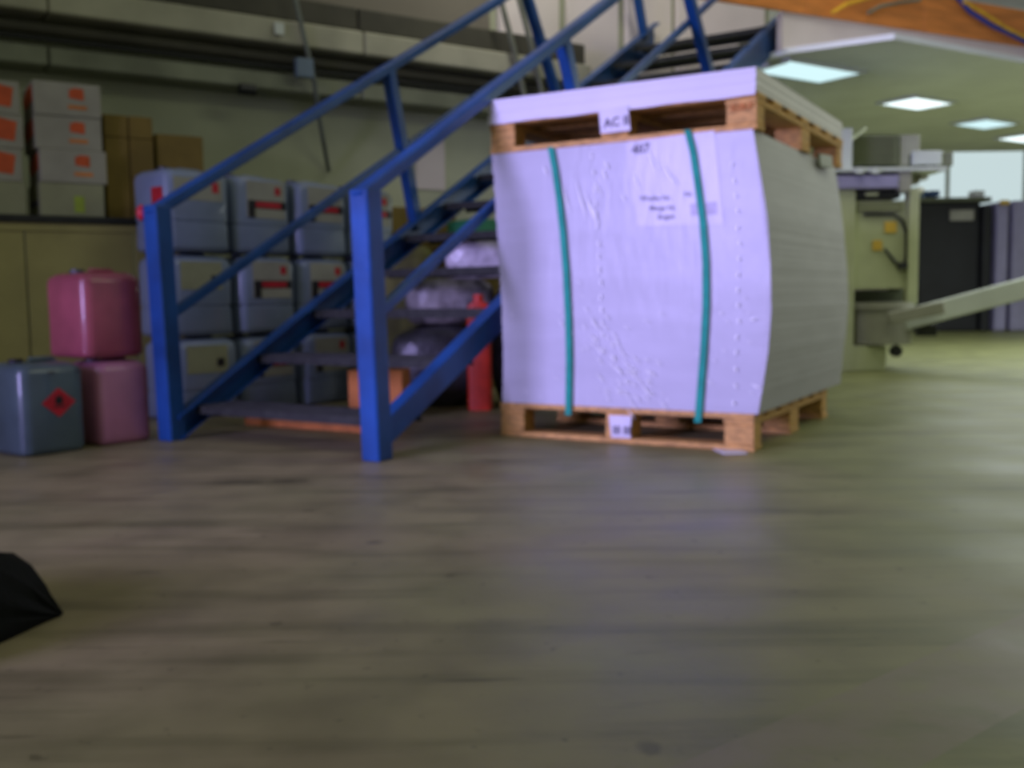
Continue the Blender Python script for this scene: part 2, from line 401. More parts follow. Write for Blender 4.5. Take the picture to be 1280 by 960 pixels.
# recessed lamps
lights = (((1007, 87), .88, .46, 'light2', 'nearest and largest ceiling light, close to the mezzanine edge'),
          ((1146, 127), .62, .42, 'light', 'bright ceiling light, second from the mezzanine edge'),
          ((1232, 153), .62, .42, 'light2', 'ceiling light, third from the mezzanine edge'),
          ((1282, 171), .60, .42, 'light', 'farthest visible ceiling light at the right picture edge'))
for (px, py), w, d, m_, lb in lights:
    c = gz(px, py, CZ); FMm = frame(c, WU)
    t = thing('ceiling_light', lb, 'light', FMm, 'fluorescent panels in the mezzanine ceiling')
    bm = B()
    for lo_, hi_ in (((-w/2, -d/2, -.025), (w/2, -d/2+.03, -.001)), ((-w/2, d/2-.03, -.025), (w/2, d/2, -.001)),
                     ((-w/2, -d/2+.03, -.025), (-w/2+.03, d/2-.03, -.001)), ((w/2-.03, -d/2+.03, -.025), (w/2, d/2-.03, -.001))): box(bm, lo_, hi_, FMm)
    obj('frame', bm, 'whitem', t)
    bm = B(); box(bm, (-w/2+.03, -d/2+.03, -.018), (w/2-.03, d/2-.03, -.006), FMm); obj('diffuser', bm, m_, t)
# far end of the hall
bm = B(); box(bm, (2.0, 17.5, 0), (13, 17.7, 4)); struct('wall_far', bm, 'wallw')
bm = B(); box(bm, (6.1, 17.40, 1.7), (11.5, 17.45, 3.6)); w1 = struct('window_1', bm, 'window')
for k in range(5):
    bm = B(); box(bm, (6.1+k*1.32, 17.34, 1.7), (6.16+k*1.32, 17.40, 3.6)); obj('mullion', bm, 'whitem', w1)
# side cheek closing the mezzanine next to the stair top
a = fa.copy()
bm = B(); q = [gz(925, 84, CZ+.05), gz(983, 66, CZ+.05)]
bar(bm, (q[0].x, q[0].y, 2.44), (q[1].x, q[1].y, 2.44), .03, .32); struct('trim_8', bm, 'greym')

# ------------------------------------------------------------------ the blue staircase
L0, R0 = gz(216, 550), gz(472, 575)
w_ = (R0-L0); SW = w_.length; w_.normalize(); SD = Vector((-w_.y, w_.x, 0))
SM = frame(L0, SD, -w_)           # local x = along the flight, local -y = from left side to right side
def sp(side, s, z, off=0): return (L0 if side == 'L' else R0) + SD*s + w_*off + Vector((0, 0, z))
stair = thing('staircase', 'blue steel staircase with dark open treads rising behind the paper stack', 'staircase', frame(L0, SD))
def zs(s, side='L'): return (.105 if side == 'L' else .088) + (.545 if side == 'L' else .535)*s
for side, off in (('L', .02), ('R', -.052)):
    s0 = 0.0 if side == 'L' else .02
    # stringer: channel with a flat web and two lips
    bm = B(); n = 1; inn = 1 if side == 'L' else -1
    e = 4.98 if side == 'L' else 4.8
    def quad(a0, a1, z0, z1, th, o0):
        vs = []
        for s, zt in ((s0, zs(s0, side)), (e, zs(e, side))):
            for oo in (0, th):
                for zz in (z0, z1): vs.append(bm.verts.new(sp(side, s, max(zt+zz, 0.0), off + inn*(o0+oo))))
        for f in ((0,1,3,2), (4,6,7,5), (0,4,5,1), (2,3,7,6), (0,2,6,4), (1,5,7,3)): bm.faces.new([vs[i] for i in f])
    quad(0, 0, -.215, 0, .012, -.03); quad(0, 0, -.014, 0, .05, -.018); quad(0, 0, -.215, -.2, .05, -.018)
    obj('stringer', bm, 'blue', stair)
posts = dict(L=[(0.0, .0, -.03, 1.0), (1.75, .98, 1.52, 1.85), (3.42, 1.90, 2.94, 2.62), (4.80, 2.66, 4.45, 3.44)],
             R=[(0.0, .0, -.03, .99), (1.88, 1.02, 1.47, 1.84), (3.50, 1.90, 2.85, 2.62)])
for side in 'LR':
    for i, (s0, z0, s1, z1) in enumerate(posts[side]):
        bm = B(); wd = .085 if i == 0 else .062
        oo = -.052 if (side == 'R' and i) else 0
        bar(bm, sp(side, s0, z0, oo), sp(side, s1, z1, oo*.6), wd, wd, SD, .006); obj('post', bm, 'blue', stair)
    # rails: flat handrail, thinner mid rail
    e = 4.9 if side == 'L' else 4.0
    sl = .552 if side == 'L' else .574
    bm = B(); bar(bm, sp(side, -.07, 1.0-.04), sp(side, e, 1.0+sl*e), .06, .048, (0, 0, 1), .008); obj('handrail', bm, 'blue', stair)
    bm = B(); bar(bm, sp(side, .02, .54), sp(side, e, .53+(.545 if side == 'L' else .552)*e, -.07*4 if False else (0 if side == 'L' else -.10)), .03, .042, (0, 0, 1), .005); obj('mid_rail', bm, 'blue', stair)
for k in range(13):
    s = .11 + .37*k; z = .14 + .2*k
    bm = B(); wd = SW-.09
    fm = frame(L0 + SD*s + w_*.03 + Vector((0, 0, z)), w_, SD)
    box(bm, (0, 0, -.012), (wd, .24, 0), fm); box(bm, (0, 0, -.036), (wd, .012, -.012), fm); box(bm, (0, .228, -.036), (wd, .24, -.012), fm)
    for j in range(1, 6):      # raised anti-slip ribs
        box(bm, (.02, .04*j-.012, 0), (wd-.02, .04*j, .005), fm)
    obj('tread', bm, 'tread', stair)
# little red knob on the left newel
bm = B(); c = sp('L', -.06, .97, -.06)
bmesh.ops.create_uvsphere(bm, u_segments=12, v_segments=8, radius=.028, matrix=Matrix.Translation(c) @ Matrix.Diagonal((.8, .8, 1.2, 1))); k_ = obj('red_cap', bm, 'red', stair, True); k_['label'] = 'small red cap on the left newel'
bm = B(); tube(bm, [sp('L', -.03, .97, 0), c], .008, 6); obj('cap_stem', bm, 'blue', stair)

# ------------------------------------------------------------------ pallets and the paper stack
PF, PR, PB = gz(626, 544), gz(943, 565), gz(1050, 522)
PU = (PR-PF); PW = PU.length; PU.normalize(); PVV = Vector((-PU.y, PU.x, 0)); PD = (PB-PR).dot(PVV)
PM = frame(PF, PU, PVV)
def pallet(label, m0, W, D, grp, z_deck=.144):
    t = thing('wooden_pallet', label, 'pallet', m0, grp)
    def b(name, lo, hi):
        bm = B(); jit = R_.uniform(-.002, .002); box(bm, (lo[0]+jit, lo[1]+jit, lo[2]), (hi[0]+jit, hi[1]+jit, hi[2]), m0, .003); return obj(name, bm, 'wood', t)
    H = z_deck; d = .022
    for y0, y1 in ((0, .10), (D/2-.07, D/2+.07), (D-.10, D)): b('base_board', (0, y0, 0), (W, y1, d))
    bx = ((0, .12), (W/2-.06, W/2+.06), (W-.12, W)); by = ((0, .10), (D/2-.07, D/2+.07), (D-.10, D))
    for x0, x1 in bx:
        for y0, y1 in by: b('block', (x0+.002, y0+.002, d), (x1-.002, y1-.002, H-2*d))
    for x0, x1 in bx: b('cross_board', (x0, 0, H-2*d), (x1, D, H-d))
    n = 7
    for k in range(n):
        y0 = k*(D-.12)/(n-1); b('deck_board', (0, y0, H-d), (W, y0+.12, H))
    return t
pal1 = pallet('lower wooden pallet carrying the tall strapped paper stack on the floor', PM, PW, PD, 'pallets of the paper stack')
# silhouette of the slumped stack, read in the plane of its front and of its side
def fu(px, py): p = onplane(px, py, PF, PVV) - PF; return p.z, p.dot(PU)
def sd(px, py, shift): p = onplane(px, py, PR + PU*shift, PU) - PR; return p.z, p.dot(PVV)
TL = [fu(*p) for p in ((614, 188), (618, 240), (623, 310), (627, 380), (629, 440), (628, 512))]
TR = [fu(*p) for p in ((941, 160), (951, 220), (959, 270), (963, 330), (964, 390), (960, 440), (954, 480), (946, 527))]
TB = [sd(1046, 168, 0.0), sd(1055, 230, .03), sd(1060, 300, .06), sd(1061, 380, .06), sd(1057, 440, .05), sd(1051, 492, .01)]
ZB, ZT = .144, 1.197
bm = B(); rings = []; nl = 105
for k in range(nl+1):
    z = ZB + (ZT-ZB)*k/nl; j = R_.uniform(-.0022, .0022); j2 = R_.uniform(-.0005, .0005); j3 = R_.uniform(-.0006, .0006)
    a, b_, c_ = interp(TL, z)+j, interp(TR, z)+j2, interp(TB, z)+j3
    rings.append([(a, j*.12, z), (b_, j*.12, z), (b_, c_, z), (a, c_, z)])
loft(bm, rings, PM)
stack = thing('paper_stack', 'tall white strapped stack of paper sheets between the two pallets', 'paper stack', PM @ Matrix.Translation((0, 0, ZB)))
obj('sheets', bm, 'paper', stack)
def fpt(px, py, off):  p = onplane(px, py, PF - PVV*off, PVV); return p
def fq(name, pix, off, m, parent, th=.002):
    """thin plate lying on the stack front, pixel outline"""
    bm = B(); A = [bm.verts.new(fpt(x, y, off)) for x, y in pix]; C_ = [bm.verts.new(fpt(x, y, off-th)) for x, y in pix]
    bm.faces.new(A); bm.faces.new(C_[::-1])
    for i in range(len(A)): bm.faces.new((A[i], A[(i+1) % len(A)], C_[(i+1) % len(A)], C_[i]))
    return obj(name, bm, m, parent)
def strap(pts, wpx):
    bm = B(); A = []
    for x, y in pts:
        A.append([bm.verts.new(fpt(x-wpx/2, y, .0165)), bm.verts.new(fpt(x+wpx/2, y, .0165)), bm.verts.new(fpt(x+wpx/2, y, .0135)), bm.verts.new(fpt(x-wpx/2, y, .0135))])
    for P_, Q_ in zip(A, A[1:]):
        for i in range(4): bm.faces.new((P_[i], P_[(i+1) % 4], Q_[(i+1) % 4], Q_[i]))
    bm.faces.new(A[0]); bm.faces.new(A[-1][::-1])
    o = obj('strap', bm, 'strap', stack); o['label'] = 'green plastic strap'
strap([(688, 184), (693, 210), (698, 245), (703, 290), (707, 340), (710, 400), (711, 450), (710, 519)], 7.5)
strap([(859, 162), (866, 190), (872, 230), (878, 275), (882, 330), (882, 385), (879, 440), (875, 490), (872, 528)], 8.5)
# stretch film over the front with white slivers for the glints on its creases
bm = B(); g = [[bm.verts.new(fpt(interp([(0, 616), (6, 628)], i) + (interp([(0, 941), (3, 963), (6, 946)], i) - interp([(0, 616), (6, 628)], i))*j/6,
        (188-28*j/6) + ((512+15*j/6)-(188-28*j/6))*i/6, .0125)) for j in range(7)] for i in range(7)]
for i in range(6):
    for j in range(6): bm.faces.new((g[i][j], g[i][j+1], g[i+1][j+1], g[i+1][j]))
fm_ = obj('stretch_film', bm, 'film', stack); fm_['label'] = 'clear glossy stretch film'
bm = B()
def crease_glint(x0, y0, x1, y1, w=1.6):
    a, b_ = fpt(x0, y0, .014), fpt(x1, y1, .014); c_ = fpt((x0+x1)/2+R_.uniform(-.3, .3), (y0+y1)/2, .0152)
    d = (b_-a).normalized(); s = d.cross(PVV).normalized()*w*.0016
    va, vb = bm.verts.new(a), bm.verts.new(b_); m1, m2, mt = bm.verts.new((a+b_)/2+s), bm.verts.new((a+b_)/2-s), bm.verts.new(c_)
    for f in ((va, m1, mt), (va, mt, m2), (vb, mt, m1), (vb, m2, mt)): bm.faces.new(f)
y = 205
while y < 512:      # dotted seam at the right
    x = interp([(205, 915), (300, 923), (400, 922), (512, 916)], y); crease_glint(x, y-4, x+R_.uniform(-2, 3), y+4, 2.4); y += 20.5+R_.uniform(-2, 2)
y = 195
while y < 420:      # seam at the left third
    x = interp([(195, 738), (260, 744), (330, 748), (420, 752)], y); crease_glint(x, y-6, x+R_.uniform(-1, 3), y+6, 1.8); y += R_.uniform(12, 24)
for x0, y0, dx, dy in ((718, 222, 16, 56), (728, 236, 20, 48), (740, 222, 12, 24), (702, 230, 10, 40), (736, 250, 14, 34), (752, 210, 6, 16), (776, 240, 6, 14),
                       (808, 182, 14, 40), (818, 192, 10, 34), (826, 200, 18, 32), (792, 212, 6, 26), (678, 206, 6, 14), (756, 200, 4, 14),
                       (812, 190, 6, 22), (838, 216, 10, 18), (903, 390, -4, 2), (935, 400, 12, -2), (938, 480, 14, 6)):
    crease_glint(x0, y0, x0+dx, y0+dy, 2.0)
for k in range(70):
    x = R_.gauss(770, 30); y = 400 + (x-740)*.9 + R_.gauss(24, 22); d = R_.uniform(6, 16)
    if y < 510: crease_glint(x, y, x+d*.8, y+d, 1.3)
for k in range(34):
    x = R_.uniform(636, 936); y = R_.uniform(350, 500); d = R_.uniform(4, 12); crease_glint(x, y, x+d, y+d*.5, .9)
o = obj('crease_glints', bm, 'glint', stack); o['kind'] = 'stuff'
# printed sheet under the film
lab = fq('delivery_label', [(781, 178), (893, 163), (905, 280), (796, 283)], .0035, 'dlab', stack); lab['label'] = 'large printed white delivery sheet'
def tmat(px, py, px2, py2, off):
    a, b_ = fpt(px, py, off), fpt(px2, py2, off); x = (b_-a).normalized(); nn = -PVV; y = nn.cross(x)
    m = Matrix.Identity(4)
    for i in range(3): m[i][0], m[i][1], m[i][2], m[i][3] = x[i], y[i], nn[i], a[i]
    return m
text_mesh('bold_number', '487', .050, tmat(790, 193, 818, 189, .0045), 'ink', lab, .0015)
for x, y, x2, wtxt, sz in ((800, 251, 840, 'Woche Nr.', .028), (812, 263, 846, 'Menge Nr.', .025), (822, 274, 848, 'Bogen', .028), (855, 246, 868, 'Nr.', .028)):
    text_mesh('print_line', wtxt, sz, tmat(x, y, x2, y-1, .0045), 'ink', lab, .0006)
fq('print_block', [(862, 255), (896, 252), (897, 268), (864, 270)], .0045, 'inkl', lab, .0008)
fq('print_block', [(843, 192), (900, 184), (902, 208), (846, 212)], .0042, 'inkl', lab, .0004) if False else None
# small grey-green sticker high on the right side of the stack
zz_ = 1.08; q_ = PF + PU*(interp(TR, zz_)+.012)
A = [onplane(x, y, q_, PU) for x, y in ((1025, 192), (1040, 195), (1041, 210), (1026, 207))]
bm = B(); V = [bm.verts.new(p) for p in A]; V2 = [bm.verts.new(p - PU*.014) for p in A]
bm.faces.new(V); bm.faces.new(V2[::-1])
for i in range(4): bm.faces.new((V[i], V[(i+1) % 4], V2[(i+1) % 4], V2[i]))
obj('side_sticker', bm, 'duct', stack)
# upper pallet: bottom 1.199 .. top of blocks 1.33
UZ = ZT+.002
ul, ur = fu(613, 188)[1]-.002, fu(945, 155)[1]+.004
UM = frame(PF + PU*ul + Vector((0, 0, UZ)), PU, PVV)
uD = sd(1054, 160, ur-PW)[1]
pal2 = pallet('upper wooden pallet lying on top of the strapped paper stack', UM, ur-ul, uD, 'pallets of the paper stack', .138)
# sheets on the upper pallet, hanging a little over its deck
top = thing('paper_bundle', 'low white bundle of paper sheets lying on the upper pallet', 'paper bundle', UM @ Matrix.Translation((0, 0, .14)))
bm = B(); rings = []; tw = ur-ul-.004
nz = 12
for k in range(nz+1):
    z = .1395 + .082*k/nz; j = R_.uniform(-.0015, .0015); rings.append([(j, -.006+j, z), (tw+j, -.006+j, z), (tw+j, uD+j, z), (j, uD+j, z)])
loft(bm, rings, UM); obj('sheets', bm, 'paper_top', top)
# wrap skirt drooping over the deck edge
bm = B(); n = 26
A = []; Bv = []
for i in range(n+1):
    x = tw*i/n; A.append(bm.verts.new(UM @ Vector((x, -.010, .15)))); Bv.append(bm.verts.new(UM @ Vector((x, -.013+.001*math.sin(i*1.7), .120-.002*math.sin(i*.9)))))
for i in range(n): bm.faces.new((A[i], A[i+1], Bv[i+1], Bv[i]))
o = obj('wrap_edge', bm, 'paper_top', top); sm = o.modifiers.new('thick', 'SOLIDIFY'); sm.thickness = .002
# ticket on the upper pallet's middle block and on the lower one
def ticket(label, pix, off, txt, tx, size):
    t = thing('pallet_ticket', label, 'label', X0, 'white tickets on the pallets')
    t.matrix_basis = Matrix.Translation(fpt(pix[3][0], pix[3][1], off))
    fq('ticket_sheet', pix, off, 'label', t)
    text_mesh('print', txt, size, tmat(*tx, off+.001), 'ink', t, .0012)
    return t
ticket('white printed ticket on the middle block of the upper pallet', [(748, 137), (785, 132), (788, 163), (751, 167)], .022, 'AC II', (755, 160, 780, 156), .050)
ticket('white printed ticket hanging on the middle block of the lower pallet', [(761, 519), (789, 520), (788, 548), (764, 547)], .012, 'III III', (766, 542, 786, 543), .045)
# burnt-in stamp on the right corner block of the upper pallet
text_mesh('block_stamp', 'EUR-F', .032, tmat(913, 139, 942, 135, .008), mat('stamp', (140, 92, 50), .8).name if False else 'carton_o', pal2, .0008)
# paper scrap on the floor in front of the lower pallet corner
a = [gz(886, 559), gz(918, 560), gz(934, 567), gz(905, 568)]
bm = B(); V = [bm.verts.new(p + Vector((0, 0, .004))) for p in a]; V2 = [bm.verts.new(p) for p in a]
bm.faces.new(V); bm.faces.new(V2[::-1])
for i in range(4): bm.faces.new((V[i], V[(i+1) % 4], V2[(i+1) % 4], V2[i]))
tag(obj('paper_scrap', bm, 'label'), 'small white paper scrap on the floor at the lower pallet corner', 'paper')

# ------------------------------------------------------------------ canisters
def canister(label, group, corner, u, w, d, h, body, kind, z=0.0):
    """corner: front lower corner nearest the viewer; local x along the broad face"""
    m0 = frame(corner + Vector((0, 0, z)), u)
    t = thing('canister', label, 'canister', m0, group)
    bm = B(); rings = []
    for zz, ins, r in ((0, .018, .035), (.012, .004, .04), (.03, 0, .045), *(((h*.33, .002, .045), (h*.335, .006, .045), (h*.36, .006, .045), (h*.365, .001, .045)) if body == 'canw' else ((h*.35, .001, .045),)),
                       (h*.84, 0, .045), (h*.90, .006, .045), (h*.945, .028, .05), (h*.96, .05, .04)):
        rings.append([(x*(w-2*ins)/w+ins, y*(d-2*ins)/d+ins, zz) for x, y in rrect(w, d, r)])
    loft(bm, rings, m0); obj('body', bm, body, t, True)
    bm = B(); tube(bm, [m0 @ Vector((w*.24, d*.5, h*.955)), m0 @ Vector((w*.24, d*.5, h*.998))], .028, 14); obj('cap', bm, 'capw' if body != 'cang' else 'black', t, True)
    bm = B(); tube(bm, [m0 @ Vector(p) for p in ((w*.42, d*.5, h*.95), (w*.46, d*.5, h*.985), (w*.78, d*.5, h*.985), (w*.84, d*.5, h*.95))], .011, 8); obj('handle', bm, body, t, True)
    def plate(name, x0, x1, z0, z1, m_, y=-.002, parent=t, face='front'):
        bm = B()
        if face == 'front': box(bm, (x0*w, y, z0*h), (x1*w, y+.0015, z1*h), m0)
        else: box(bm, (y, x0*d, z0*h), (y+.0015, x1*d, z1*h), m0)
        return obj(name, bm, m_, parent)
    if kind == 'banner':
        l = plate('label', .20, .88, .44, .90, 'canlab'); plate('red_emblem', .70, .80, .74, .84, 'red', -.0035, l)
        plate('dark_banner', .22, .90, .56, .66, 'black', -.0035, l); plate('banner_mark', .36, .80, .575, .645, 'red', -.0045, l)
        plate('dark_block', .22, .34, .44, .57, 'black', -.0035, l)
    if kind == 'topmark':
        l = plate('label', .10, .86, .60, .86, 'canlab'); plate('red_emblem', .70, .80, .70, .82, 'red', -.0035, l)
    if kind == 'cream':
        l = plate('label', .14, .80, .55, .88, 'lab2'); plate('dark_emblem', .62, .74, .62, .72, 'black', -.0035, l)
    if kind in ('topmark', 'cream', 'sidered'):
        plate('side_emblem', .12, .42, .55, .74, 'red', -.002, t, 'side')
    if kind == 'diamond':
        def poly(name, pts, y, m_):
            bm = B(); A = [bm.verts.new(m0 @ Vector((x*w, y, z_*h))) for x, z_ in pts]; C_ = [bm.verts.new(m0 @ Vector((x*w, y+.0015, z_*h))) for x, z_ in pts]
            bm.faces.new(A); bm.faces.new(C_[::-1])
            for i in range(len(A)): bm.faces.new((A[i], A[(i+1) % len(A)], C_[(i+1) % len(A)], C_[i]))
            return obj(name, bm, m_, t)
        cx, cz, r1, r2 = .56, .54, .26, .155
        e_ = poly('hazard_diamond', [(cx-r1, cz), (cx, cz-r2), (cx+r1, cz), (cx, cz+r2)], -.003, 'red'); e_['label'] = 'red hazard diamond'
        poly('flame_mark', [(cx-.05, cz-.02), (cx+.05, cz-.02), (cx+.06, cz+.03), (cx+.02, cz+.09), (cx, cz+.05), (cx-.03, cz+.08), (cx-.06, cz+.03)], -.0045, 'black')
        poly('mark_base', [(cx-.08, cz-.05), (cx+.08, cz-.05), (cx+.08, cz-.035), (cx-.08, cz-.035)], -.0045, 'black')
        for k, xx in enumerate((.42, .84)): poly('moulded_mark', [(xx, .84), (xx+.10, .84), (xx+.10, .87), (xx, .87)], -.002, 'capw')
    return t
CU = Vector((.6, .8, 0)); CV = Vector((-.8, .6, 0))
gp_ = 'coloured canisters in front of the shelf'
canister('grey-blue canister with a red hazard diamond at the left edge', gp_, gz(30, 573), CU, .27, .30, .378, 'cang', 'diamond')
pc = gz(118, 559) + Vector((.030, 0, 0))
canister('pale pink canister on the floor between grey canister and staircase', gp_, pc, CU, .25, .28, .365, 'canpl', '')
canister('deep pink canister standing on top of the pale pink one', gp_, pc - CU*.02 - Vector((.025, 0, 0)), CU, .28, .31, .37, 'canp', '', .366)
c0 = Vector((-1.66, 4.95, 0)); PITCHC = .412; CH = .421
rows = ('bottom row', 'middle row', 'top row')
cols = ('leftmost column', 'second column from the left', 'third column from the left', 'right-hand column behind the near post')
for cidx in range(4):
    for r in range(3):
        k = {0: ('cream', 'cream', 'topmark'), 1: ('banner',)*3, 2: ('banner',)*3, 3: ('banner',)*3}[cidx][r]
        cc = c0 + CU*(PITCHC*cidx + (.02, .012, 0)[r]) + CV*(.012 if (cidx+r) % 2 else 0)
        canister('milky white canister, %s, %s of the canister stack' % (cols[cidx], rows[r]), 'white canisters stacked behind the staircase',
                 cc, CU, .376, .30, CH, 'canw', k, r*(CH+.001))

# ------------------------------------------------------------------ storage shelf with cartons
SF = Vector((-1.85, 5.36, 0)); ShM = frame(SF, WU)          # front line of the shelf
SZ = 1.03
sh = thing('storage_shelf', 'dark storage shelf with beige lower panels against the left wall', 'shelf', ShM)
bm = B(); box(bm, (-2.2, 0, SZ-.035), (.22, .60, SZ), ShM, .003); obj('shelf_board', bm, 'dark', sh)
k = -2.2
while k < .21:
    bm = B(); box(bm, (k+.004, .03, .02), (min(k+.52, .21)-.004, .045, SZ-.07), ShM, .003); obj('panel', bm, 'beige', sh); k += .52
for u_ in (-2.15, -.9, .19):
    for y_ in (.08, .55):
        bm = B(); box(bm, (u_-.02, y_-.02, 0), (u_+.02, y_+.02, SZ-.036), ShM); obj('upright', bm, 'dark', sh)
bm = B(); box(bm, (-2.2, .02, SZ-.075), (.22, .05, SZ-.037), ShM); obj('front_rail', bm, 'beige', sh)
def carton(name, label, group, u0, y0, z0, w, d, h, m_, logo=None, tape=True):
    m0 = ShM @ Matrix.Translation((u0, y0, z0))
    t = thing(name, label, 'box', m0, group)
    bm = B(); box(bm, (0, 0, 0), (w, d, h), m0, .005, 2); obj('carton_body', bm, m_, t)
    if tape:
        bm = B(); box(bm, (w/2-.025, -.0015, h*.72), (w/2+.025, .001, h-.004), m0); box(bm, (w/2-.025, .004, h-.002), (w/2+.025, d-.004, h+.0015), m0); obj('tape', bm, 'tape', t)
    if logo == 'orange':
        for nm, face in (('front_print', 0), ('side_print', 1)):
            bm = B()
            if face == 0: pts = [(w*.52, -.002, h*.55), (w*.74, -.002, h*.50), (w*.74, -.002, h*.84), (w*.60, -.002, h*.86), (w*.52, -.002, h*.78)]; off = Vector((0, .003, 0))
            else: pts = [(-.002, d*.12, h*.40), (-.002, d*.78, h*.30), (-.002, d*.92, h*.62), (-.002, d*.60, h*.86), (-.002, d*.12, h*.90)]; off = Vector((.003, 0, 0))
            A = [bm.verts.new(m0 @ Vector(p)) for p in pts]; C_ = [bm.verts.new(m0 @ (Vector(p)+off)) for p in pts]
            bm.faces.new(A); bm.faces.new(C_[::-1])
            for i in range(5): bm.faces.new((A[i], A[(i+1) % 5], C_[(i+1) % 5], C_[i]))
            obj(nm, bm, 'obox', t)
        bm = B(); box(bm, (w*.50, -.0015, h*.22), (w*.78, .001, h*.34), m0); obj('print_line', bm, 'carton_o', t)
    if logo == 'big':
        bm = B(); pts = [(w*.50, h*.30), (w*.88, h*.22), (w*.92, h*.80), (w*.70, h*.90), (w*.45, h*.72)]
        A = [bm.verts.new(m0 @ Vector((x, -.002, z))) for x, z in pts]; C_ = [bm.verts.new(m0 @ Vector((x, .001, z))) for x, z in pts]
        bm.faces.new(A); bm.faces.new(C_[::-1])
        for i in range(5): bm.faces.new((A[i], A[(i+1) % 5], C_[(i+1) % 5], C_[i]))
        obj('front_print', bm, 'obox', t)
    if logo == 'green':
        bm = B(); box(bm, (w*.52, -.002, h*.12), (w*.68, .001, h*.62), m0); obj('green_sticker', bm, 'glab', t)
        bm = B(); box(bm, (-.002, d*.15, h*.30), (.001, d*.8, h*.5), m0); obj('side_print', bm, 'ink', t)
    return t
cu0 = (onplane(42, 200, SF, WV) - SF).dot(WU)
bx_w, bx_h = .315, .165
tops = ('bottom', 'third from the top', 'second from the top', 'topmost')
for r in range(4):
    carton('paper_carton', ('dim carton with large orange print at left edge, %s of its stack' % tops[r]) if r else 'cream carton at left picture edge, bottom of its stack on the shelf',
           'printed cartons stacked on the shelf', cu0 - .385 - (0, .01, -.004, .004)[r], .05, SZ+.001+r*(bx_h-.003), .35, .33, bx_h-.004, 'ybox' if r == 0 else 'wbox', None if r == 0 else 'big', False)
for r in range(4):
    carton('paper_carton', ('white carton with orange print, %s of its stack on the shelf' % tops[r]) if r else 'cream carton with green sticker, bottom of the stack on the shelf',
           'printed cartons stacked on the shelf', cu0 + .025 + (0, .008, -.006, -.004)[r], .03+(.004, 0, .012, .006)[r], SZ+.001+r*(bx_h+.001), bx_w-.01*(r == 0), .33, bx_h, 'ybox' if r == 0 else 'wbox', 'green' if r == 0 else 'orange', False)
b1 = (onplane(127, 200, SF+WV*.1, WV) - SF).dot(WU) + .01; b2 = (onplane(192, 200, SF+WV*.1, WV) - SF).dot(WU)
hw = (b2-b1)/2
for i in range(2):
    carton('brown_carton', 'brown cardboard carton, %s of the pair beside the white cartons' % ('left' if i == 0 else 'right'), 'brown cartons on the shelf', b1+i*hw+.008, .10, SZ+.001, hw-.006, .3, .42, 'carton', None, False)
    carton('brown_carton', 'flat brown carton lying on the %s of the tall brown pair' % ('left' if i == 0 else 'right'), 'brown cartons on the shelf', b1+i*hw+.008, .10, SZ+.423, hw-.006, .3, .115, 'carton', None, False)
b3 = (onplane(193, 200, SF+WV*.12, WV) - SF).dot(WU); b4 = (onplane(255, 200, SF+WV*.12, WV) - SF).dot(WU)
carton('brown_carton', 'lower brown carton standing alone behind the leftmost canisters', 'brown cartons on the shelf', b3+.012, .12, SZ+.001, b4-b3-.014, .3, .46, 'carton', None, False)

# ------------------------------------------------------------------ things under and behind the staircase
# board on the floor
bm = B(); pa, pb = gz(305, 531), gz(457, 542); du = (pb-pa); bl = du.length; du.normalize()
BMx = frame(pa, du)
t = thing('wooden_board', 'orange-brown wooden board lying on the floor under the first tread', 'board', BMx)
for i in range(3):
    bm = B(); box(bm, (0, .004+i*.11, 0), (bl, .108+i*.11, .042), BMx, .003); obj('plank', bm, 'wood2', t)
def fcarton(name, label, px0, px1, ytop, Y, z0, d, m_, yaw=None, tape=True):
    a = at(px0, 400, Y); b_ = at(px1, 400, Y); h = at(px0, ytop, Y).z - z0
    w = (b_.x-a.x); m0 = Matrix.Translation((a.x, Y, z0)) @ (Matrix.Rotation(yaw, 4, 'Z') if yaw else X0)
    t = thing(name, label, 'box', m0)
    bm = B(); box(bm, (0, 0, 0), (w, d, h), m0, .004, 2); obj('carton_body', bm, m_, t)
    if tape: bm = B(); box(bm, (w/2-.02, -.0015, 0.002), (w/2+.02, .001, h-.004), m0); obj('tape', bm, 'tape', t)
    return t
fcarton('orange_carton', 'orange-brown carton between the lowest two treads', 433, 503, 463, 4.93, .043, .16, 'carton_o', -.15)
# lumpy bags: noise displaced rounded boxes
def bag(name, label, cat, c, sx, sy, sz, m_, seed):
    bm = B(); bmesh.ops.create_icosphere(bm, subdivisions=4, radius=1)
    r = random.Random(seed); ks = [(Vector((r.uniform(-1, 1), r.uniform(-1, 1), r.uniform(-1, 1))).normalized()*r.uniform(3, 9), r.uniform(0, 6)) for _ in range(9)]
    for v in bm.verts:
        p = v.co.copy(); q = Vector([math.copysign(abs(t_)**.62, t_) for t_ in p]); q = q*(1/max(1, q.length/1.25))
        n = sum(math.sin(k_.dot(p)+ph) for k_, ph in ks)/9
        q = q*(1+.13*n); q.z = max(q.z, -.92)
        v.co = Vector((q.x*sx, q.y*sy, (q.z+.92)*sz))
        v.co += c
    o = obj(name, bm, m_, None, True); tag(o, label, cat); return o
bag('dark_bag', 'dark grey plastic bag on the floor under the staircase', 'bag', Vector((-.42, 5.62, 0)), .25, .19, .235, 'bagd', 3)
bag('plastic_bag', 'crumpled clear grey plastic bag lying on the dark bag', 'bag', Vector((-.34, 5.66, .45)), .25, .17, .135, 'bagl', 5)
bag('plastic_bag', 'crumpled white plastic bag, topmost of the bags under the staircase', 'bag', Vector((-.13, 5.80, .70)), .24, .15, .125, 'bagw', 9)
bag('dark_bag', 'small dark bag beside the red canister at stack edge', 'bag', Vector((.05, 5.62, 0)), .16, .2, .36, 'bagd', 13)
